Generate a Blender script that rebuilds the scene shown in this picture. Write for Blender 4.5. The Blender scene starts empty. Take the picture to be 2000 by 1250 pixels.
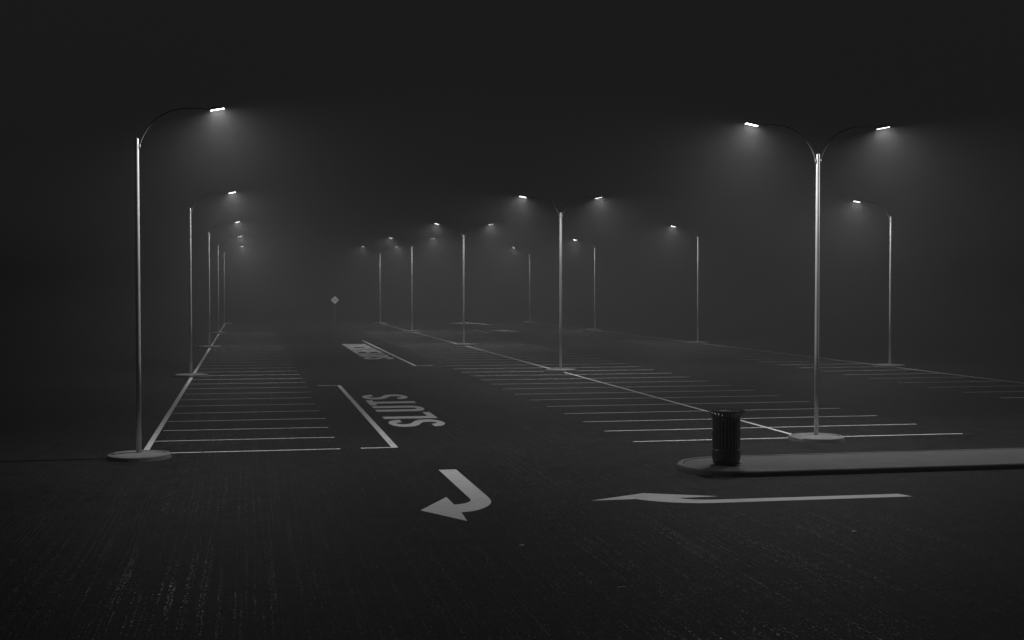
import bpy, bmesh, math, random
from mathutils import Vector, Matrix
random.seed(7)
PI = math.pi
sc = bpy.context.scene
COL = sc.collection

# ------------------------------------------------------------------ render / camera
sc.render.engine = 'CYCLES'
cy = sc.cycles
cy.use_denoising = True
cy.max_bounces = 6
cy.diffuse_bounces = 2
cy.glossy_bounces = 2
cy.volume_bounces = 2
cy.transparent_max_bounces = 4
cy.sample_clamp_indirect = 2.0
cy.sample_clamp_direct = 0.0
cy.light_sampling_threshold = 0.0
cy.caustics_reflective = False
cy.caustics_refractive = False
vs = sc.view_settings
sc.display_settings.display_device = 'sRGB'
vs.view_transform = 'Standard'
vs.look = 'None'
vs.exposure = 0.0
vs.gamma = 1.0

CAM_H = 4.4
cam = bpy.data.cameras.new('camera')
cam.sensor_width = 36.0
cam.sensor_fit = 'HORIZONTAL'
cam.lens = 36.0 * 2550.0 / 2000.0
cam.clip_start = 0.1
cam.clip_end = 3000.0
camo = bpy.data.objects.new('camera', cam)
COL.objects.link(camo)
camo.location = (0, 0, CAM_H)
camo.rotation_euler = (math.radians(90 - 1.505), 0, math.radians(-11.392))
sc.camera = camo

w = bpy.data.worlds.new('World')
sc.world = w
w.use_nodes = True
w.node_tree.nodes['Background'].inputs['Color'].default_value = (1, 1, 1, 1)
w.node_tree.nodes['Background'].inputs['Strength'].default_value = 0.0118

# ------------------------------------------------------------------ materials
def nmat(name):
    m = bpy.data.materials.new(name)
    m.use_nodes = True
    nt = m.node_tree
    b = nt.nodes['Principled BSDF']
    return m, nt, b

def N(nt, t, **kw):
    n = nt.nodes.new(t)
    for k, v in kw.items():
        if k in n.inputs:
            n.inputs[k].default_value = v
        else:
            setattr(n, k, v)
    return n

def ramp(nt, src, stops):
    r = nt.nodes.new('ShaderNodeValToRGB')
    el = r.color_ramp.elements
    while len(el) < len(stops):
        el.new(0.5)
    for e, (p, v) in zip(el, stops):
        e.position = p
        e.color = (v, v, v, 1) if not isinstance(v, tuple) else (*v, 1)
    nt.links.new(src, r.inputs['Fac'])
    return r.outputs['Color']

def math_node(nt, op, a, b=None):
    n = nt.nodes.new('ShaderNodeMath')
    n.operation = op
    for i, v in enumerate((a, b)):
        if v is None:
            continue
        if isinstance(v, (int, float)):
            n.inputs[i].default_value = v
        else:
            nt.links.new(v, n.inputs[i])
    return n.outputs[0]

def mixc(nt, fac, a, b):
    n = nt.nodes.new('ShaderNodeMix')
    n.data_type = 'RGBA'
    for i, v in ((0, fac), (6, a), (7, b)):
        if isinstance(v, (int, float)):
            n.inputs[i].default_value = v
        elif isinstance(v, tuple):
            n.inputs[i].default_value = (*v, 1)
        else:
            nt.links.new(v, n.inputs[i])
    return n.outputs[2]

def g(v):
    return (v, v, v)

def asphalt_height(nt, co):
    """fine aggregate + rake grooves running along Y"""
    agg = N(nt, 'ShaderNodeTexNoise', Scale=55.0, Detail=3.0, Roughness=0.65)
    nt.links.new(co, agg.inputs['Vector'])
    vor = N(nt, 'ShaderNodeTexVoronoi', Scale=38.0)
    nt.links.new(co, vor.inputs['Vector'])
    # grooves: noise stretched along Y
    mp = N(nt, 'ShaderNodeMapping')
    mp.inputs['Scale'].default_value = (20.0, 0.12, 1.0)
    nt.links.new(co, mp.inputs['Vector'])
    gr = N(nt, 'ShaderNodeTexNoise', Scale=1.0, Detail=1.5, Roughness=0.5)
    nt.links.new(mp.outputs[0], gr.inputs['Vector'])
    big = N(nt, 'ShaderNodeTexNoise', Scale=0.16, Detail=2.0)
    nt.links.new(co, big.inputs['Vector'])
    gmask = ramp(nt, big.outputs['Fac'], [(0.40, 0.0), (0.60, 1.0)])
    return agg, vor, gr, big, gmask

def make_asphalt():
    m, nt, b = nmat('asphalt')
    tc = N(nt, 'ShaderNodeTexCoord')
    co = tc.outputs['Object']
    agg, vor, gr, big, gmask = asphalt_height(nt, co)
    # colour: dark binder with lighter stones, big worn patches
    stones = ramp(nt, vor.outputs['Color'], [(0.55, 0.0), (0.95, 1.0)])
    patch = ramp(nt, big.outputs['Fac'], [(0.3, 0.009), (0.7, 0.019)])
    mid = N(nt, 'ShaderNodeTexNoise', Scale=1.7, Detail=6.0, Roughness=0.7)
    nt.links.new(co, mid.inputs['Vector'])
    midf = ramp(nt, mid.outputs['Fac'], [(0.35, 0.6), (0.65, 1.2)])
    c1 = mixc(nt, stones, patch, g(0.042))
    mul = N(nt, 'ShaderNodeMix', data_type='RGBA', blend_type='MULTIPLY')
    mul.inputs[0].default_value = 1.0
    nt.links.new(c1, mul.inputs[6]); nt.links.new(midf, mul.inputs[7])
    # cracks
    cw = N(nt, 'ShaderNodeTexNoise', Scale=0.5, Detail=4.0)
    nt.links.new(co, cw.inputs['Vector'])
    vadd = N(nt, 'ShaderNodeVectorMath', operation='MULTIPLY_ADD')
    nt.links.new(cw.outputs['Color'], vadd.inputs[0])
    vadd.inputs[1].default_value = (2.0, 2.0, 0)
    nt.links.new(co, vadd.inputs[2])
    crk = N(nt, 'ShaderNodeTexVoronoi', Scale=0.085, feature='DISTANCE_TO_EDGE')
    nt.links.new(vadd.outputs[0], crk.inputs['Vector'])
    crf = ramp(nt, crk.outputs['Distance'], [(0.0, 0.35), (0.0022, 1.0)])
    mul2 = N(nt, 'ShaderNodeMix', data_type='RGBA', blend_type='MULTIPLY')
    mul2.inputs[0].default_value = 1.0
    nt.links.new(mul.outputs[2], mul2.inputs[6]); nt.links.new(crf, mul2.inputs[7])
    nt.links.new(mul2.outputs[2], b.inputs['Base Color'])
    # damp film: a few wet stone faces tilt their own way and glint
    gl = N(nt, 'ShaderNodeTexVoronoi', Scale=58.0)
    nt.links.new(co, gl.inputs['Vector'])
    sepg = N(nt, 'ShaderNodeSeparateColor')
    nt.links.new(gl.outputs['Color'], sepg.inputs[0])
    wetn = N(nt, 'ShaderNodeTexNoise', Scale=0.35, Detail=4.0, Roughness=0.6)
    nt.links.new(co, wetn.inputs['Vector'])
    wet = ramp(nt, wetn.outputs['Fac'], [(0.22, 0.0), (0.85, 1.0)])
    face = ramp(nt, sepg.outputs[0], [(0.90, 0.0), (0.91, 1.0)])
    # grooves hold the wet
    gwet = ramp(nt, gr.outputs['Fac'], [(0.50, 0.12), (0.60, 1.0)])
    shine = math_node(nt, 'MULTIPLY', face, math_node(nt, 'MULTIPLY', math_node(nt, 'ADD', 0.25, wet), gwet))
    rough = N(nt, 'ShaderNodeMapRange')
    nt.links.new(shine, rough.inputs['Value'])
    rough.inputs['To Min'].default_value = 0.75
    rough.inputs['To Max'].default_value = 0.26
    nt.links.new(rough.outputs[0], b.inputs['Roughness'])
    spec = N(nt, 'ShaderNodeMapRange')
    nt.links.new(shine, spec.inputs['Value'])
    spec.inputs['To Min'].default_value = 0.07
    spec.inputs['To Max'].default_value = 0.34
    nt.links.new(spec.outputs[0], b.inputs['Specular IOR Level'])
    # bump
    h1 = math_node(nt, 'MULTIPLY', agg.outputs['Fac'], 0.008)
    h2 = math_node(nt, 'MULTIPLY', vor.outputs['Distance'], 0.005)
    h3 = math_node(nt, 'MULTIPLY', math_node(nt, 'MULTIPLY', gr.outputs['Fac'], gmask), 0.025)
    h = math_node(nt, 'ADD', math_node(nt, 'ADD', h1, h2), h3)
    bp = N(nt, 'ShaderNodeBump', Strength=0.8, Distance=1.0)
    nt.links.new(h, bp.inputs['Height'])
    # random tilt per stone face
    sub = N(nt, 'ShaderNodeVectorMath', operation='SUBTRACT')
    nt.links.new(gl.outputs['Color'], sub.inputs[0])
    sub.inputs[1].default_value = (0.5, 0.5, 0.5)
    scl = N(nt, 'ShaderNodeVectorMath', operation='MULTIPLY')
    nt.links.new(sub.outputs[0], scl.inputs[0])
    cmb = N(nt, 'ShaderNodeCombineXYZ')
    tilt = math_node(nt, 'MULTIPLY', face, 0.45)
    nt.links.new(math_node(nt, 'MULTIPLY', face, 0.30), cmb.inputs[0]); nt.links.new(tilt, cmb.inputs[1])
    nt.links.new(cmb.outputs[0], scl.inputs[1])
    addn = N(nt, 'ShaderNodeVectorMath', operation='ADD')
    nt.links.new(bp.outputs[0], addn.inputs[0]); nt.links.new(scl.outputs[0], addn.inputs[1])
    nrm = N(nt, 'ShaderNodeVectorMath', operation='NORMALIZE')
    nt.links.new(addn.outputs[0], nrm.inputs[0])
    nt.links.new(nrm.outputs[0], b.inputs['Normal'])
    return m

def make_paint():
    m, nt, b = nmat('road_paint')
    tc = N(nt, 'ShaderNodeTexCoord')
    geo = N(nt, 'ShaderNodeNewGeometry')
    co = geo.outputs['Position']
    n1 = N(nt, 'ShaderNodeTexNoise', Scale=2.2, Detail=8.0, Roughness=0.75)
    nt.links.new(co, n1.inputs['Vector'])
    n2 = N(nt, 'ShaderNodeTexNoise', Scale=45.0, Detail=2.0)
    nt.links.new(co, n2.inputs['Vector'])
    tone = ramp(nt, n1.outputs['Fac'], [(0.28, 0.54), (0.45, 0.68), (0.72, 0.78)])
    s = math_node(nt, 'ADD', math_node(nt, 'MULTIPLY', n1.outputs['Fac'], 0.6),
                  math_node(nt, 'MULTIPLY', n2.outputs['Fac'], 0.4))
    wear = ramp(nt, s, [(0.27, 1.0), (0.33, 0.0)])
    c = mixc(nt, wear, tone, g(0.06))
    nt.links.new(c, b.inputs['Base Color'])
    b.inputs['Roughness'].default_value = 0.6
    b.inputs['Specular IOR Level'].default_value = 0.3
    bp = N(nt, 'ShaderNodeBump', Strength=0.5, Distance=0.01)
    nt.links.new(n2.outputs['Fac'], bp.inputs['Height'])
    nt.links.new(bp.outputs[0], b.inputs['Normal'])
    return m

def make_concrete(name, lo, hi):
    m, nt, b = nmat(name)
    geo = N(nt, 'ShaderNodeNewGeometry')
    co = geo.outputs['Position']
    n1 = N(nt, 'ShaderNodeTexNoise', Scale=1.6, Detail=8.0, Roughness=0.7)
    nt.links.new(co, n1.inputs['Vector'])
    n2 = N(nt, 'ShaderNodeTexNoise', Scale=35.0, Detail=3.0)
    nt.links.new(co, n2.inputs['Vector'])
    s = math_node(nt, 'ADD', math_node(nt, 'MULTIPLY', n1.outputs['Fac'], 0.7),
                  math_node(nt, 'MULTIPLY', n2.outputs['Fac'], 0.3))
    nt.links.new(ramp(nt, s, [(0.3, lo), (0.7, hi)]), b.inputs['Base Color'])
    b.inputs['Roughness'].default_value = 0.85
    b.inputs['Specular IOR Level'].default_value = 0.2
    bp = N(nt, 'ShaderNodeBump', Strength=0.6, Distance=0.02)
    nt.links.new(n2.outputs['Fac'], bp.inputs['Height'])
    nt.links.new(bp.outputs[0], b.inputs['Normal'])
    return m

def make_metal(name, col, rough, metallic, var=0.1, scale=6.0):
    m, nt, b = nmat(name)
    geo = N(nt, 'ShaderNodeNewGeometry')
    n1 = N(nt, 'ShaderNodeTexNoise', Scale=scale, Detail=5.0)
    nt.links.new(geo.outputs['Position'], n1.inputs['Vector'])
    nt.links.new(ramp(nt, n1.outputs['Fac'], [(0.3, col * (1 - var)), (0.7, col * (1 + var))]), b.inputs['Base Color'])
    nt.links.new(ramp(nt, n1.outputs['Fac'], [(0.3, rough * 0.85), (0.7, min(1, rough * 1.15))]), b.inputs['Roughness'])
    b.inputs['Metallic'].default_value = metallic
    return m

def make_emit(name, strength):
    m, nt, b = nmat(name)
    b.inputs['Base Color'].default_value = (0.8, 0.8, 0.8, 1)
    b.inputs['Emission Color'].default_value = (1, 1, 1, 1)
    b.inputs['Emission Strength'].default_value = strength
    return m

M_ASPH = make_asphalt()
M_PAINT = make_paint()
M_KERB = make_concrete('kerb_concrete', 0.10, 0.16)
M_FILL = make_concrete('slab_concrete', 0.085, 0.13)
M_PAD = make_concrete('pad_concrete', 0.16, 0.26)
M_PADKERB = make_concrete('pad_kerb_concrete', 0.14, 0.23)
M_POLE = make_metal('galvanised_steel', 0.66, 0.32, 0.35, 0.05, 1.5)
M_ARM = make_metal('arm_steel', 0.17, 0.45, 0.2)
M_HEAD = make_metal('lamp_housing', 0.06, 0.5, 0.3)
M_LENS = make_emit('lit_lens', 13.0)
M_BIN = make_metal('black_enamel', 0.035, 0.42, 0.0, 0.25)
M_SLAT = make_metal('dark_slat_steel', 0.20, 0.42, 1.0, 0.2)
M_LINER = make_metal('black_liner', 0.004, 0.8, 0.0)
M_LINER.node_tree.nodes['Principled BSDF'].inputs['Specular IOR Level'].default_value = 0.08
M_SIGN = make_metal('sign_sheeting', 0.88, 0.5, 0.0, 0.05)
M_POST = make_metal('sign_post_steel', 0.17, 0.6, 0.0)
M_SIGNINK = make_metal('sign_lettering', 0.22, 0.6, 0.0)

# ------------------------------------------------------------------ object helpers
def link(name, me, mat=None, parent=None):
    o = bpy.data.objects.new(name, me)
    COL.objects.link(o)
    if mat is not None and me is not None:
        me.materials.append(mat)
    if parent is not None:
        o.parent = parent
    return o

def obj(name, bm, mat, parent=None, smooth=False):
    bmesh.ops.recalc_face_normals(bm, faces=bm.faces[:])
    if smooth:
        for f in bm.faces:
            f.smooth = True
    me = bpy.data.meshes.new(name)
    bm.to_mesh(me)
    bm.free()
    return link(name, me, mat, parent)

def tag(o, label, cat, group=None, kind=None):
    if label:
        o['label'] = label
    if cat:
        o['category'] = cat
    if group:
        o['group'] = group
    if kind:
        o['kind'] = kind
    return o

def empty(name, loc=(0, 0, 0)):
    o = bpy.data.objects.new(name, None)
    o.empty_display_size = 0.3
    COL.objects.link(o)
    o.location = loc
    return o

def copy_tree(o, parent=None):
    c = o.copy()
    COL.objects.link(c)
    c.parent = parent
    for ch in list(o.children):
        copy_tree(ch, c)
    return c

def lathe(bm, prof, n=32, cx=0, cyy=0, close=False):
    """prof: list of (r,z). caps end at r=0 points"""
    rings = []
    for r, z in prof:
        if r < 1e-6:
            rings.append([bm.verts.new((cx, cyy, z))])
        else:
            rings.append([bm.verts.new((cx + r * math.cos(2 * PI * i / n), cyy + r * math.sin(2 * PI * i / n), z)) for i in range(n)])
    for a, b in zip(rings, rings[1:]):
        for i in range(n):
            j = (i + 1) % n
            if len(a) == 1 and len(b) == 1:
                continue
            if len(a) == 1:
                bm.faces.new((a[0], b[i], b[j]))
            elif len(b) == 1:
                bm.faces.new((a[i], a[j], b[0]))
            else:
                bm.faces.new((a[i], a[j], b[j], b[i]))
    return rings

def tube(bm, pts, radii, n=12):
    pts = [Vector(p) for p in pts]
    rings = []
    for k, p in enumerate(pts):
        a = pts[max(0, k - 1)]
        b = pts[min(len(pts) - 1, k + 1)]
        t = (b - a).normalized()
        ref = Vector((0, 1, 0)) if abs(t.y) < 0.9 else Vector((1, 0, 0))
        u = t.cross(ref).normalized()
        v = t.cross(u)
        r = radii[k] if isinstance(radii, (list, tuple)) else radii
        rings.append([bm.verts.new(p + (u * math.cos(2 * PI * i / n) + v * math.sin(2 * PI * i / n)) * r) for i in range(n)])
    for a, b in zip(rings, rings[1:]):
        for i in range(n):
            j = (i + 1) % n
            bm.faces.new((a[i], a[j], b[j], b[i]))
    bm.faces.new(rings[0])
    bm.faces.new(rings[-1])

def box(bm, lo, hi, mat=None):
    vs_ = [bm.verts.new(((lo, hi)[i][0], (lo, hi)[j][1], (lo, hi)[k][2])) for i in (0, 1) for j in (0, 1) for k in (0, 1)]
    if mat is not None:
        for v in vs_:
            v.co = mat @ v.co
    for f in ((0, 1, 3, 2), (4, 6, 7, 5), (0, 4, 5, 1), (2, 3, 7, 6), (0, 2, 6, 4), (1, 5, 7, 3)):
        bm.faces.new([vs_[i] for i in f])
    return vs_

def catmull(pts, sub=6):
    P = [Vector(p) for p in pts]
    out = []
    for i in range(len(P) - 1):
        p0 = P[max(0, i - 1)]; p1 = P[i]; p2 = P[i + 1]; p3 = P[min(len(P) - 1, i + 2)]
        for s in range(sub):
            t = s / sub
            out.append(0.5 * ((2 * p1) + (p2 - p0) * t + (2 * p0 - 5 * p1 + 4 * p2 - p3) * t * t + (3 * p1 - p0 - 3 * p2 + p3) * t ** 3))
    out.append(P[-1])
    return out

def poly(bm, pts, z=0.0):
    f = bm.faces.new([bm.verts.new((p[0], p[1], z)) for p in pts])
    return f

def flat_polys(name, polys, mat, parent=None, z=0.0):
    bm = bmesh.new()
    for p in polys:
        poly(bm, p, z)
    bmesh.ops.triangulate(bm, faces=bm.faces[:])
    for f in bm.faces:
        f.normal_update()
        if f.normal.z < 0:
            f.normal_flip()
    me = bpy.data.meshes.new(name)
    bm.to_mesh(me)
    bm.free()
    return link(name, me, mat, parent)

ORD = ['first', 'second', 'third', 'fourth', 'fifth', 'sixth', 'seventh', 'eighth', 'ninth', 'tenth', 'eleventh', 'twelfth', 'thirteenth', 'fourteenth']

# ------------------------------------------------------------------ ground
bm = bmesh.new()
poly(bm, [(-420, -60), (520, -60), (520, 760), (-420, 760)])
gnd = obj('ground', bm, M_ASPH)
if gnd.data.polygons[0].normal.z < 0:
    gnd.data.flip_normals()
tag(gnd, 'dark raked asphalt of the empty parking lot', 'ground', kind='structure')

# ------------------------------------------------------------------ lamp posts
ROW_X = ((-2.77,) * 5, (15.86, 15.69, 15.53, 15.27, 15.05), (34.3, 34.12, 33.74, 33.6, 32.9))
ROW_Y = ((34.46, 64.95, 95.1, 122.9, 153.0), (34.73, 65.2, 95.1, 124.1, 152.7), (35.0, 65.4, 95.3, 125.2, 152.5))
LAMP_POWER = 500.0

def pad_mesh():
    # infill slab + kerb ring, slightly broken outline
    bm = bmesh.new()
    lathe(bm, [(0.0, 0.145), (0.3, 0.140), (0.56, 0.118), (0.628, 0.106), (0.628, 0.0)], 48)
    for v in bm.verts:
        r = math.hypot(v.co.x, v.co.y)
        a = math.atan2(v.co.y, v.co.x)
        if v.co.z > 0.01:
            v.co.z += 0.006 * math.sin(2 * a + 1.0) * r
    fill = bm
    bm2 = bmesh.new()
    rings = lathe(bm2, [(0.645, 0.0), (0.645, 0.108), (0.66, 0.122), (0.76, 0.118), (0.785, 0.098), (0.80, 0.0)], 48)
    for v in bm2.verts:
        a = math.atan2(v.co.y, v.co.x)
        wob = 0.005 * math.sin(2 * a + 0.5) + 0.003 * math.sin(5 * a)
        v.co.x *= 1 + wob; v.co.y *= 1 + wob
        if v.co.z > 0.02:
            v.co.z += 0.004 * math.sin(2 * a + 2)
            if 2.5 < a < 2.8:
                v.co.z -= 0.022
    return fill, bm2

def add_head(root, sgn):
    """arm + lamp head on the side sgn (+1 = +X)"""
    bm = bmesh.new()
    pts = [(0.062, 0, 8.08), (0.16, 0, 8.31), (0.29, 0, 8.53), (0.46, 0, 8.71), (0.70, 0, 8.88), (0.98, 0, 8.985),
           (1.27, 0, 9.03), (1.58, 0, 9.035), (1.80, 0, 9.015), (1.88, 0, 9.012)]
    sm = catmull(pts, 5)
    n = len(sm)
    tube(bm, [(sgn * (0.06 + (p.x - 0.06) * 0.98), p.y, p.z - 0.105) for p in sm], [0.023 - 0.006 * i / n for i in range(n)], 10)
    # clamp at the pole
    tube(bm, [(sgn * 0.060, 0, 7.87), (sgn * 0.068, 0, 7.995)], 0.03, 10)
    obj('arm', bm, M_ARM, root, True)
    T = Matrix.Translation((sgn * 1.82, 0, 8.885)) @ Matrix.Rotation(-sgn * math.radians(11.0), 4, 'Y')
    if sgn < 0:
        T = T @ Matrix.Scale(-1, 4, (1, 0, 0))
    bm = bmesh.new()
    box(bm, (0.0, -0.095, 0.0), (0.37, 0.095, 0.045))
    box(bm, (-0.03, -0.035, 0.008), (-0.002, 0.035, 0.04))
    box(bm, (0.06, -0.07, 0.048), (0.20, 0.07, 0.075))
    for v in bm.verts:
        if v.co.z > 0.04 and v.co.z < 0.05:
            v.co.y *= 0.86
            v.co.x = 0.185 + (v.co.x - 0.185) * 0.93
    bm.transform(T)
    hd = obj('lamp_head', bm, M_HEAD, root)
    bm = bmesh.new()
    box(bm, (0.015, -0.078, -0.005), (0.355, 0.078, -0.001))
    bm.transform(T)
    obj('lens', bm, M_LENS, hd)
    ld = bpy.data.lights.get('lamp_light') or bpy.data.lights.new('lamp_light', 'AREA')
    ld.shape = 'RECTANGLE'
    ld.size = 0.32
    ld.size_y = 0.14
    ld.energy = LAMP_POWER
    ld.color = (1, 1, 1)
    ld.spread = math.radians(175)
    lo = bpy.data.objects.new('lamp_light', ld)
    COL.objects.link(lo)
    lo.parent = hd
    R = Matrix.Translation((sgn * 1.82, 0, 8.885)) @ Matrix.Rotation(-sgn * math.radians(11.0), 4, 'Y')
    lo.matrix_local = R @ Matrix.Translation((sgn * 0.185, 0, -0.008))

def make_lamp(sides):
    root = empty('lamp_post')
    fill, kerb = pad_mesh()
    base = obj('base', fill, M_PAD, root)
    obj('kerb', kerb, M_PADKERB, base)
    bm = bmesh.new()
    lathe(bm, [(0.0, 0.10), (0.066, 0.10), (0.063, 2.5), (0.057, 5.5), (0.051, 8.11), (0.045, 8.14), (0.0, 8.15)], 24)
    pole = obj('pole', bm, M_POLE, root, True)
    for s in sides:
        add_head(root, s)
    return root

PROTO = [make_lamp((1,)), make_lamp((1, -1)), make_lamp((-1,))]
rows_txt = (
    ('single-arm lamp post on a %s pad, %s in the left row, arm reaching right', 'lamp posts in the left row'),
    ('double-arm lamp post on a %s pad, %s in the middle row', 'double lamp posts in the middle row'),
    ('single-arm lamp post on a %s pad, %s in the right row, arm reaching left', 'lamp posts in the right row'))
near = ['nearest', 'second', 'third', 'fourth', 'farthest']
for r in range(3):
    first = True
    ks = range(5) if r < 2 else (1, 2, 3, 4, 0)
    for k in ks:
        o = PROTO[r] if first else copy_tree(PROTO[r])
        first = False
        o.location = (ROW_X[r][k], ROW_Y[r][k], 0)
        for ch in o.children:
            if ch.name.startswith('base'):
                ch.rotation_euler = (0, 0, [0.0, 2.1, 4.0, 1.1, 3.0][k] + r)
        if r == 2 and k == 0:
            # the next post of the right row stands just beyond the picture's edge and lights the island and the bin
            tag(o, 'single-arm lamp post of the right row standing outside the right edge of the picture', 'lamp post', rows_txt[r][1])
            continue
        i = k if r < 2 else k - 1
        nm = near[i] if not (r == 2 and i == 3) else 'farthest'
        tag(o, rows_txt[r][0] % ('round concrete', nm), 'lamp post', rows_txt[r][1])

# ------------------------------------------------------------------ painted lines
def line_rect(x0, x1, y0, y1):
    return [(x0, y0), (x1, y0), (x1, y1), (x0, y1)]

def ragged(x0, x1, y, wd):
    """stall stripe along X with slightly uneven edges"""
    n = max(4, int((x1 - x0) / 0.5))
    top = []; bot = []
    ph = random.random() * 9
    for i in range(n + 1):
        x = x0 + (x1 - x0) * i / n
        wv = 0.006 * math.sin(ph + i * 0.8)
        top.append((x, y + wd / 2 + wv + random.uniform(-.004, .004)))
        bot.append((x, y - wd / 2 + wv + random.uniform(-.004, .004)))
    return bot + top[::-1]

STALL = 2.735
ZP = 0.004
side_txt = ('left', 'middle', 'right')
span = ((-2.62, 2.44), (10.57, 20.82), (28.85, 33.85))
for r in range(3):
    for k in range(34):
        y = 35.33 + STALL * k
        if r == 2 and k < 4:
            continue
        # number of the lamp post it follows
        q = max(i for i in range(5) if ROW_Y[r][i] <= y + 0.2)
        first_k = min(kk for kk in range(60) if 35.33 + STALL * kk >= ROW_Y[r][q] - 0.2)
        n = k - first_k
        wd = 0.11
        x0, x1 = span[r]
        x0 += random.uniform(-.05, .05); x1 += random.uniform(-.05, .05)
        if abs(y - ROW_Y[r][q]) < 0.79:
            # stripe is cut by the kerbed pad
            cxp = ROW_X[r][q]
            dxp = math.sqrt(max(0, 0.82 ** 2 - (y - ROW_Y[r][q]) ** 2))
            if r == 0:
                polys = [ragged(max(x0, cxp + dxp), x1, y, wd)]
            elif r == 1:
                polys = [ragged(x0, cxp - dxp, y, wd), ragged(cxp + dxp, x1, y, wd)]
            else:
                polys = [ragged(x0, cxp - dxp, y, wd)]
        else:
            polys = [ragged(x0, x1, y, wd)]
        o = flat_polys('stall_line', polys, M_PAINT, None, ZP)
        post = ['nearest', 'second', 'third', 'fourth'][q] if r < 2 else ['unseen', 'nearest', 'second', 'third'][q]
        if r == 2 and q == 0:
            fk = min(kk for kk in range(60) if 35.33 + STALL * kk >= ROW_Y[r][1] - 0.2)
            lab = 'thin white stall line, %s one in front of the nearest right lamp post' % ORD[fk - k - 1]
        else:
            kind = ('thin white stall line', 'long stall line crossing the middle row,', 'thin white stall line')[r]
            lab = '%s %s one past the %s %s lamp post' % (kind, ORD[n], post, side_txt[r])
        tag(o, lab, 'painted line', 'stall lines of the %s bay' % side_txt[r])

# lines joining the lamp pads
for r in range(3):
    for k in range(4):
        y0 = ROW_Y[r][k] + 0.79
        y1 = ROW_Y[r][k + 1] - 0.79
        xa, xb = ((-2.71, -2.71), (ROW_X[1][k] - (0.15 if k == 0 else 0.05), ROW_X[1][k + 1]), (ROW_X[2][k], ROW_X[2][k + 1]))[r]
        wd = (0.15, 0.13, 0.12)[r]
        if r == 2 and k == 0:
            y0 = 40.0
        n = 24
        L = []; Rr = []
        for i in range(n + 1):
            y = y0 + (y1 - y0) * i / n
            xc = xa + (xb - xa) * i / n
            L.append((xc - wd / 2 + random.uniform(-.004, .004), y)); Rr.append((xc + wd / 2 + random.uniform(-.004, .004), y))
        o = flat_polys('row_line', [L + Rr[::-1]], M_PAINT, None, 0.008)
        a = near[:4]
        if r == 2:
            lab = ('white line running from the right edge to the nearest right lamp post' if k == 0 else
                   'white line between the %s and %s lamp posts of the right row' % (near[k - 1], near[k] if k < 3 else 'farthest'))
        else:
            lab = 'white line running between the %s and %s lamp posts of the %s row' % (near[k], near[k + 1], side_txt[r])
        tag(o, lab, 'painted line', 'white lines joining the lamp posts')

# bracket lines beside the two words
o = flat_polys('bracket_line', [[(2.95, 35.29), (3.96, 35.29), (3.95, 57.90), (2.94, 57.96), (2.94, 57.80), (3.79, 57.80), (3.78, 35.43), (2.95, 35.43)]], M_PAINT, None, ZP)
tag(o, 'white bracket-shaped line beside the larger painted word, opening to the left bay', 'painted line')
o = flat_polys('bracket_line', [[(9.90, 71.20), (8.86, 71.20), (8.84, 105.1), (9.00, 105.1), (9.02, 71.36), (9.90, 71.36)]], M_PAINT, None, ZP)
tag(o, 'long thin white corner-shaped line beside the small far painted word', 'painted line')

# ------------------------------------------------------------------ painted words (strokes in a condensed stencil-free hand)
LW, LH, ST = 0.70, 1.78, 0.25    # letter width, height, stroke before the lengthwise stretch

def strip(pts, wd=ST):
    P = [Vector((p[0], p[1])) for p in pts]
    L = []; R = []
    for i, p in enumerate(P):
        a = P[max(0, i - 1)]; b = P[min(len(P) - 1, i + 1)]
        t = (b - a).normalized()
        nn = Vector((-t.y, t.x)) * wd / 2
        L.append(p + nn); R.append(p - nn)
    return [[L[i], L[i + 1], R[i + 1], R[i]] for i in range(len(P) - 1)]

def rect(x0, y0, x1, y1):
    return [[(x0, y0), (x1, y0), (x1, y1), (x0, y1)]]

def arc(cx, cyy, rx, ry, a0, a1, n=14):
    return [(cx + rx * math.cos(math.radians(a0 + (a1 - a0) * i / n)), cyy + ry * math.sin(math.radians(a0 + (a1 - a0) * i / n))) for i in range(n + 1)]

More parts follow.
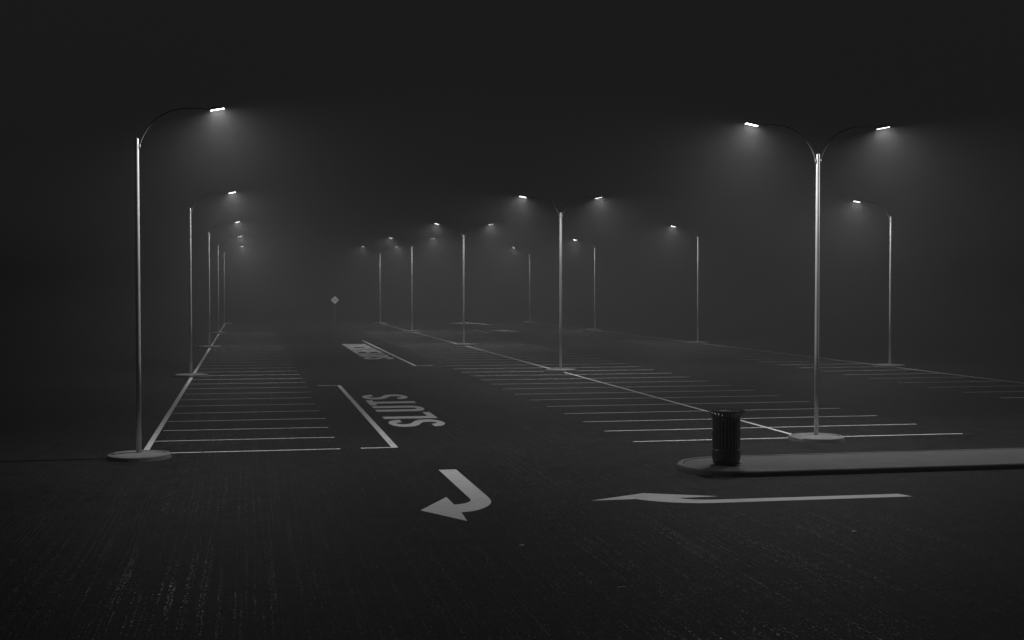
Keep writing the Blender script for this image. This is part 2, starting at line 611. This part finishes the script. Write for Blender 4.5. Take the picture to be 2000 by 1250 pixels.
h = ST / 2
def glyph(c):
    W, H = LW, LH
    if c == 'S':
        r = (W - ST) / 2
        q = 0.34
        p = [(W - h, H - 0.50)] + arc(W / 2, H - h - q + 0.03, r, q - 0.03, 0, 180) + [(h, H - 0.56)]
        p = [(W - h, H - 0.46)] + arc(W / 2, H - h - 0.30, r, 0.30, 0, 180, 12)
        p += [(h + 0.03, H - 0.66), (h + 0.12, H - 0.80), (W / 2, H / 2), (W - h - 0.12, 0.80), (W - h - 0.03, 0.66)]
        p += arc(W / 2, h + 0.30, r, 0.30, 0, -180, 12) + [(h, 0.46)]
        return strip(p)
    if c == 'L':
        return rect(0, 0, ST, H) + rect(ST, 0, W * 0.98, ST)
    if c == 'U':
        r = (W - ST) / 2
        return strip([(h, H), (h, h + 0.42)] + arc(W / 2, h + 0.32, r, 0.32, 180, 360) + [(W - h, h + 0.42), (W - h, H)])
    if c == 'T':
        return rect(W / 2 - h, 0, W / 2 + h, H - ST) + rect(0, H - ST, W, H)
    if c == 'D':
        r = W - ST
        return rect(0, 0, ST, H) + strip([(ST, H - h)] + arc(ST, H - h - 0.38, r - h, 0.38, 90, 0) + arc(ST, h + 0.38, r - h, 0.38, 0, -90) + [(ST, h)])
    if c == 'I':
        return rect(0.0, 0, ST, H)
    if c == 'C':
        r = (W - ST) / 2
        return strip([(W - h, H - 0.52)] + arc(W / 2, H - h - 0.32, r, 0.32, 0, 180) + arc(W / 2, h + 0.32, r, 0.32, 180, 360) + [(W - h, 0.52)])
    if c == 'K':
        return rect(0, 0, ST, H) + [[(ST, H * .42), (W - ST * 1.05, H), (W, H), (ST, H * .42 + .34 - .30)]] + [[(ST * 1.35, H * .52), (ST * 1.35 + .2, H * .66), (W + .02, 0), (W - ST, 0)]]
    if c == 'H':
        return rect(0, 0, ST, H) + rect(W - ST, 0, W, H) + rect(ST, H / 2 - h, W - ST, H / 2 + h)
    if c == 'E':
        return rect(0, 0, ST, H) + rect(ST, 0, W * .95, ST) + rect(ST, H - ST, W * .95, H) + rect(ST, H / 2 - h, W * .88, H / 2 + h)
    if c == 'A':
        return ([[(0, 0), (ST, 0), (W / 2 + .02, H), (W / 2 - ST / 2, H)]] + [[(W - ST, 0), (W, 0), (W / 2 + ST / 2, H), (W / 2 + .02, H)]]
                + rect(ST * 0.95, 0.38, W - ST * .95, 0.60))
    return []

def clean_union(polys):
    return polys

def word(text, y_start, y_end, x_base, x_top, label, group):
    """reading direction runs y_start -> y_end; letter bottoms at x_base, tops at x_top"""
    ws = [ST if c == 'I' else LW for c in text]
    gap = 0.115
    total = sum(ws) + gap * (len(ws) - 1)
    sy = (y_end - y_start) / total
    sx = (x_top - x_base) / LH
    root = empty('painted_word', (x_base, y_start, 0))
    u = 0.0
    for i, c in enumerate(text):
        bm = bmesh.new()
        for j, p in enumerate(glyph(c)):
            # separate tiny layers so that crossing strokes of one letter never share a plane
            vsn = [bm.verts.new((q[1] * sx, (u + q[0]) * sy, 0)) for q in p]
            bm.faces.new(vsn)
        bmesh.ops.remove_doubles(bm, verts=bm.verts[:], dist=0.001)
        for f in bm.faces:
            f.normal_update()
            if f.normal.z < 0:
                f.normal_flip()
        me = bpy.data.meshes.new('letter')
        bm.to_mesh(me); bm.free()
        o = link('letter', me, M_PAINT, root)
        o.location = (0, 0, ZP)
        u += ws[i] + gap
    tag(root, label, 'painted word')
    return root

word('SLUTS', 40.45, 52.6, 6.14, 4.36, 'larger white five-letter word painted lengthwise on the asphalt beside the bracket line', None)
word('DICKHEADS', 98.6, 78.1, 6.80, 8.60, 'smaller far white nine-letter word painted lengthwise on the asphalt', None)

# ------------------------------------------------------------------ painted arrows
def bez(a, b, c, d, n=10):
    out = []
    for i in range(n + 1):
        t = i / n
        out.append(tuple((1 - t) ** 3 * a[k] + 3 * (1 - t) ** 2 * t * b[k] + 3 * (1 - t) * t * t * c[k] + t ** 3 * d[k] for k in (0, 1)))
    return out

a1 = [(4.42, 30.81), (4.84, 30.81)] + bez((4.86, 26.75), (4.87, 26.0), (4.75, 25.7), (4.55, 25.35), 8) + bez((4.50, 25.28), (4.36, 25.05), (4.2, 24.97), (4.02, 24.93), 5)
a1 += [(3.98, 23.98), (3.27, 25.31), (4.01, 26.81), (4.02, 25.84)] + bez((4.06, 25.84), (4.25, 25.9), (4.44, 26.1), (4.455, 26.45), 8)
o = flat_polys('painted_arrow', [a1], M_PAINT, None, ZP)
tag(o, 'white hooked turn arrow painted on the asphalt, bending back with its head to the left', 'painted arrow', 'painted direction arrows')
a2 = [(6.85, 25.77), (8.17, 26.48), (9.6, 25.78), (8.68, 25.73)] + bez((8.72, 25.70), (8.85, 25.50), (9.1, 25.40), (9.45, 25.385), 8)
a2 += [(13.43, 25.34), (13.56, 24.96)] + bez((9.3, 25.0), (8.7, 24.98), (8.15, 25.28), (7.81, 25.77), 10)
o = flat_polys('painted_arrow', [a2], M_PAINT, None, ZP)
tag(o, 'long white arrow painted on the asphalt in front of the kerbed island, pointing left', 'painted arrow', 'painted direction arrows')

# far faint markings of the next aisle
def stroke2d(pts, wd):
    return strip(pts, wd)
bm = bmesh.new()
far = [[(23.5, 127.6), (23.9, 125.6), (24.1, 122.6), (24.35, 125.6), (24.75, 127.3), (24.95, 124.6), (25.25, 122.7)],
       [(23.75, 126.4), (24.2, 127.3), (24.42, 124.9), (24.75, 122.6), (25.0, 124.9)]]
for ki, ln in enumerate(far):
    for p in strip(ln, 0.17):
        bm.faces.new([bm.verts.new((q.x, q.y, 0.004 + 0.004 * ki)) for q in p])
for f in bm.faces:
    f.normal_update()
    if f.normal.z < 0:
        f.normal_flip()
me = bpy.data.meshes.new('painted_marking'); bm.to_mesh(me); bm.free()
o = link('painted_marking', me, M_PAINT)
tag(o, 'faint pale interlaced marking painted on the asphalt far behind the middle lamp row', 'painted marking')
o = flat_polys('bracket_line', [[(21.55, 127.2), (21.67, 127.2), (21.97, 119.3), (21.85, 119.3)]], M_PAINT, None, ZP)
tag(o, 'short faint white line on the asphalt left of the far interlaced marking', 'painted line')
o = flat_polys('painted_arrow', [[(23.3, 152.3), (25.2, 153.2), (26.4, 149.4), (26.5, 143.2), (26.2, 143.2), (25.9, 148.2), (24.6, 150.0)]], M_PAINT, None, ZP)
tag(o, 'faint hooked arrow painted on the asphalt farthest away in the fog', 'painted arrow', 'painted direction arrows')

# small pale scraps lying on the foreground asphalt
def scrap(x, y, ln, wd, rot, label):
    bm = bmesh.new()
    n = 5
    top = []; bot = []
    for i in range(n + 1):
        t = i / n
        zz = 0.006 + 0.010 * math.sin(t * 7 + x) ** 2
        ww = wd * (0.35 + 0.65 * math.sin(PI * (0.12 + 0.76 * t))) * 0.5
        top.append(bm.verts.new((ln * (t - 0.5), ww, zz + 0.006)))
        bot.append(bm.verts.new((ln * (t - 0.5), -ww, zz)))
    for i in range(n):
        bm.faces.new((bot[i], bot[i + 1], top[i + 1], top[i]))
    bmesh.ops.solidify(bm, geom=bm.faces[:], thickness=0.002)
    o = obj('scrap', bm, M_PAINT)
    o.location = (x, y, 0)
    o.rotation_euler = (0, 0, rot)
    tag(o, label, 'litter', 'pale scraps on the foreground asphalt')

scrap(10.58, 21.56, 0.13, 0.06, 0.5, 'small pale scrap on the asphalt below the tail of the long arrow')
scrap(4.50, 21.52, 0.11, 0.05, 0.5, 'small pale scrap on the asphalt below the hooked arrow, towards the middle')
scrap(5.30, 18.23, 0.13, 0.03, 0.15, 'small pale scrap on the bare asphalt nearest the bottom centre')

# ------------------------------------------------------------------ kerbed island
def island_outline(inset, n=20):
    """stadium end at left, running off to the right"""
    x_end = 30.0
    yc, ry = 29.63, 1.40
    ry2 = ry - inset
    xc = 11.55
    rx = 1.52 - inset
    pts = [(x_end - inset, yc + ry2), (xc, yc + ry2)]
    pts = [(x_end - inset, yc - ry2), (x_end - inset, yc + ry2)]
    m = 14
    pts += [(x_end - inset + (xc - x_end + inset) * i / m, yc + ry2) for i in range(1, m)]
    pts += [(xc + rx * math.cos(math.radians(90 + 180 * i / n)), yc + ry2 * math.sin(math.radians(90 + 180 * i / n))) for i in range(n + 1)]
    pts += [(xc + (x_end - inset - xc) * i / m, yc - ry2) for i in range(1, m)]
    return pts

def loft(bm, loops):
    rings = [[bm.verts.new(p) for p in lp] for lp in loops]
    for a, b in zip(rings, rings[1:]):
        n = len(a)
        for i in range(n):
            j = (i + 1) % n
            bm.faces.new((a[i], a[j], b[j], b[i]))
    return rings

isl = empty('kerbed_island', (14, 29.63, 0))
def z3(pts, z):
    return [(p[0] - 14, p[1] - 29.63, z) for p in pts]
bm = bmesh.new()
loft(bm, [z3(island_outline(0.0), -0.01), z3(island_outline(0.015), 0.10), z3(island_outline(0.045), 0.128), z3(island_outline(0.16), 0.13), z3(island_outline(0.165), 0.03)])
obj('kerb', bm, M_KERB, isl)
bm = bmesh.new()
rr = loft(bm, [z3(island_outline(0.175), 0.03), z3(island_outline(0.178), 0.118), z3(island_outline(0.20), 0.124)])
bm.faces.new(rr[-1])
obj('paving', bm, M_FILL, isl)
tag(isl, 'long kerbed concrete island with a rounded end under the litter bin', 'traffic island')

# ------------------------------------------------------------------ litter bin
def ring(bm, r0, r1, z0, z1, n=40):
    lathe(bm, [(r0, z0), (r1, z0), (r1, z1), (r0, z1), (r0, z0)], n)

bin_ = empty('litter_bin', (11.17, 29.5, 0.124))
bm = bmesh.new()
NS = 24
for i in range(NS):
    a = 2 * PI * (i + 0.35) / NS
    ca, sa = math.cos(a), math.sin(a)
    prof = [(0.325, 0.36), (0.33, 0.5), (0.33, 1.02), (0.335, 1.12), (0.36, 1.19), (0.40, 1.25), (0.440, 1.285)]
    wv = 0.023
    prev = None
    for r, z in prof:
        q = []
        for dr in (0.0, -0.008):
            for sw in (-wv, wv):
                s2 = sw
                q.append(bm.verts.new(((r + dr) * ca - s2 * sa, (r + dr) * sa + s2 * ca, z)))
        if prev:
            for (p, s) in ((0, 1), (1, 3), (3, 2), (2, 0)):
                bm.faces.new((prev[p], prev[s], q[s], q[p]))
        else:
            bm.faces.new((q[0], q[1], q[3], q[2]))
        prev = q
    bm.faces.new((prev[0], prev[1], prev[3], prev[2]))
cage = obj('slat_cage', bm, M_SLAT, bin_)
bm = bmesh.new()
lathe(bm, [(0.28, 0.035), (0.295, 0.06), (0.325, 0.12), (0.338, 0.16), (0.338, 0.36), (0.332, 0.385), (0.318, 0.385), (0.318, 0.04), (0.28, 0.035)], 40)
obj('skirt', bm, M_BIN, bin_, True)
bm = bmesh.new()
ring(bm, 0.310, 0.321, 1.055, 1.105)
ring(bm, 0.310, 0.321, 0.72, 0.75)
obj('band', bm, M_BIN, cage)
bm = bmesh.new()
tube(bm, [(0.442 * math.cos(2 * PI * i / 40), 0.442 * math.sin(2 * PI * i / 40), 1.287) for i in range(41)], 0.013, 8)
obj('rim', bm, M_LINER, bin_, True)
bm = bmesh.new()
lathe(bm, [(0.0, 0.06), (0.275, 0.06), (0.28, 1.06), (0.272, 1.06), (0.265, 0.08), (0.0, 0.08)], 32)
obj('liner', bm, M_LINER, bin_, True)
bm = bmesh.new()
lathe(bm, [(0.17, 1.293), (0.18, 1.285), (0.36, 1.283), (0.375, 1.289), (0.36, 1.297), (0.19, 1.302), (0.17, 1.293)], 40)
for i in range(4):
    Mx = Matrix.Rotation(PI * i / 2 + 0.6, 4, 'Z')
    box(bm, (0.372, -0.02, 1.284), (0.434, 0.02, 1.292), Mx)
obj('lid', bm, M_LINER, bin_)
for i in range(4):
    bm = bmesh.new()
    Mx = Matrix.Rotation(PI * i / 2 + 0.2, 4, 'Z')
    box(bm, (0.24, -0.03, 0.0), (0.40, 0.03, 0.018), Mx)
    box(bm, (0.24, -0.02, 0.019), (0.275, 0.02, 0.062), Mx)
    obj('foot', bm, M_BIN, bin_)
tag(bin_, 'black slatted steel litter bin with a flared top standing on the kerbed island', 'litter bin')

# ------------------------------------------------------------------ diamond warning sign
SX, SY, SZ = 6.535, 102.0, 3.288
sign = empty('warning_sign', (SX, SY, 0))
bm = bmesh.new()
tube(bm, [(0, 0.035, 0.0), (0, 0.03, 3.50)], 0.022, 10)
obj('post', bm, M_POST, sign, True)
HD = 0.318
bm = bmesh.new()
RD = Matrix.Translation((0, 0, SZ)) @ Matrix.Rotation(math.radians(45), 4, 'Y')
sd = HD / math.sqrt(2)
box(bm, (-sd, -0.004, -sd), (sd, 0.004, sd), RD)
bmesh.ops.bevel(bm, geom=[e for e in bm.edges if abs((e.verts[0].co - e.verts[1].co).y) > 0.005], offset=0.025, segments=3, affect='EDGES')
pan = obj('panel', bm, M_SIGN, sign)
bm = bmesh.new()
def bar(x0, x1, z0, z1):
    box(bm, (x0, -0.0075, SZ + z0), (x1, -0.0045, SZ + z1))
for i in range(4):
    bar(-0.108 + 0.056 * i, -0.108 + 0.056 * i + 0.044, 0.045, 0.105)
for i in range(6):
    bar(-0.168 + 0.057 * i, -0.168 + 0.057 * i + 0.042, -0.055, -0.018)
obj('lettering', bm, M_SIGNINK, pan)
tag(sign, 'pale diamond-shaped warning sign with two dark lines of lettering, far off in the fog', 'road sign')

# ------------------------------------------------------------------ fog: one closed box round camera and scene
bm = bmesh.new()
box(bm, (-430, -70, -1.0), (530, 770, 10.2))
hz = obj('haze', bm, None)
m = bpy.data.materials.new('fog_air')
m.use_nodes = True
nt = m.node_tree
nt.nodes.remove(nt.nodes['Principled BSDF'])
pv = nt.nodes.new('ShaderNodeVolumePrincipled')
pv.inputs['Color'].default_value = (0.285, 0.285, 0.285, 1)
pv.inputs['Density'].default_value = 0.0078
pv.inputs['Anisotropy'].default_value = 0.0
nt.links.new(pv.outputs[0], nt.nodes['Material Output'].inputs['Volume'])
hz.data.materials.append(m)
tag(hz, 'even night fog hanging over the whole parking lot', 'haze', kind='stuff')
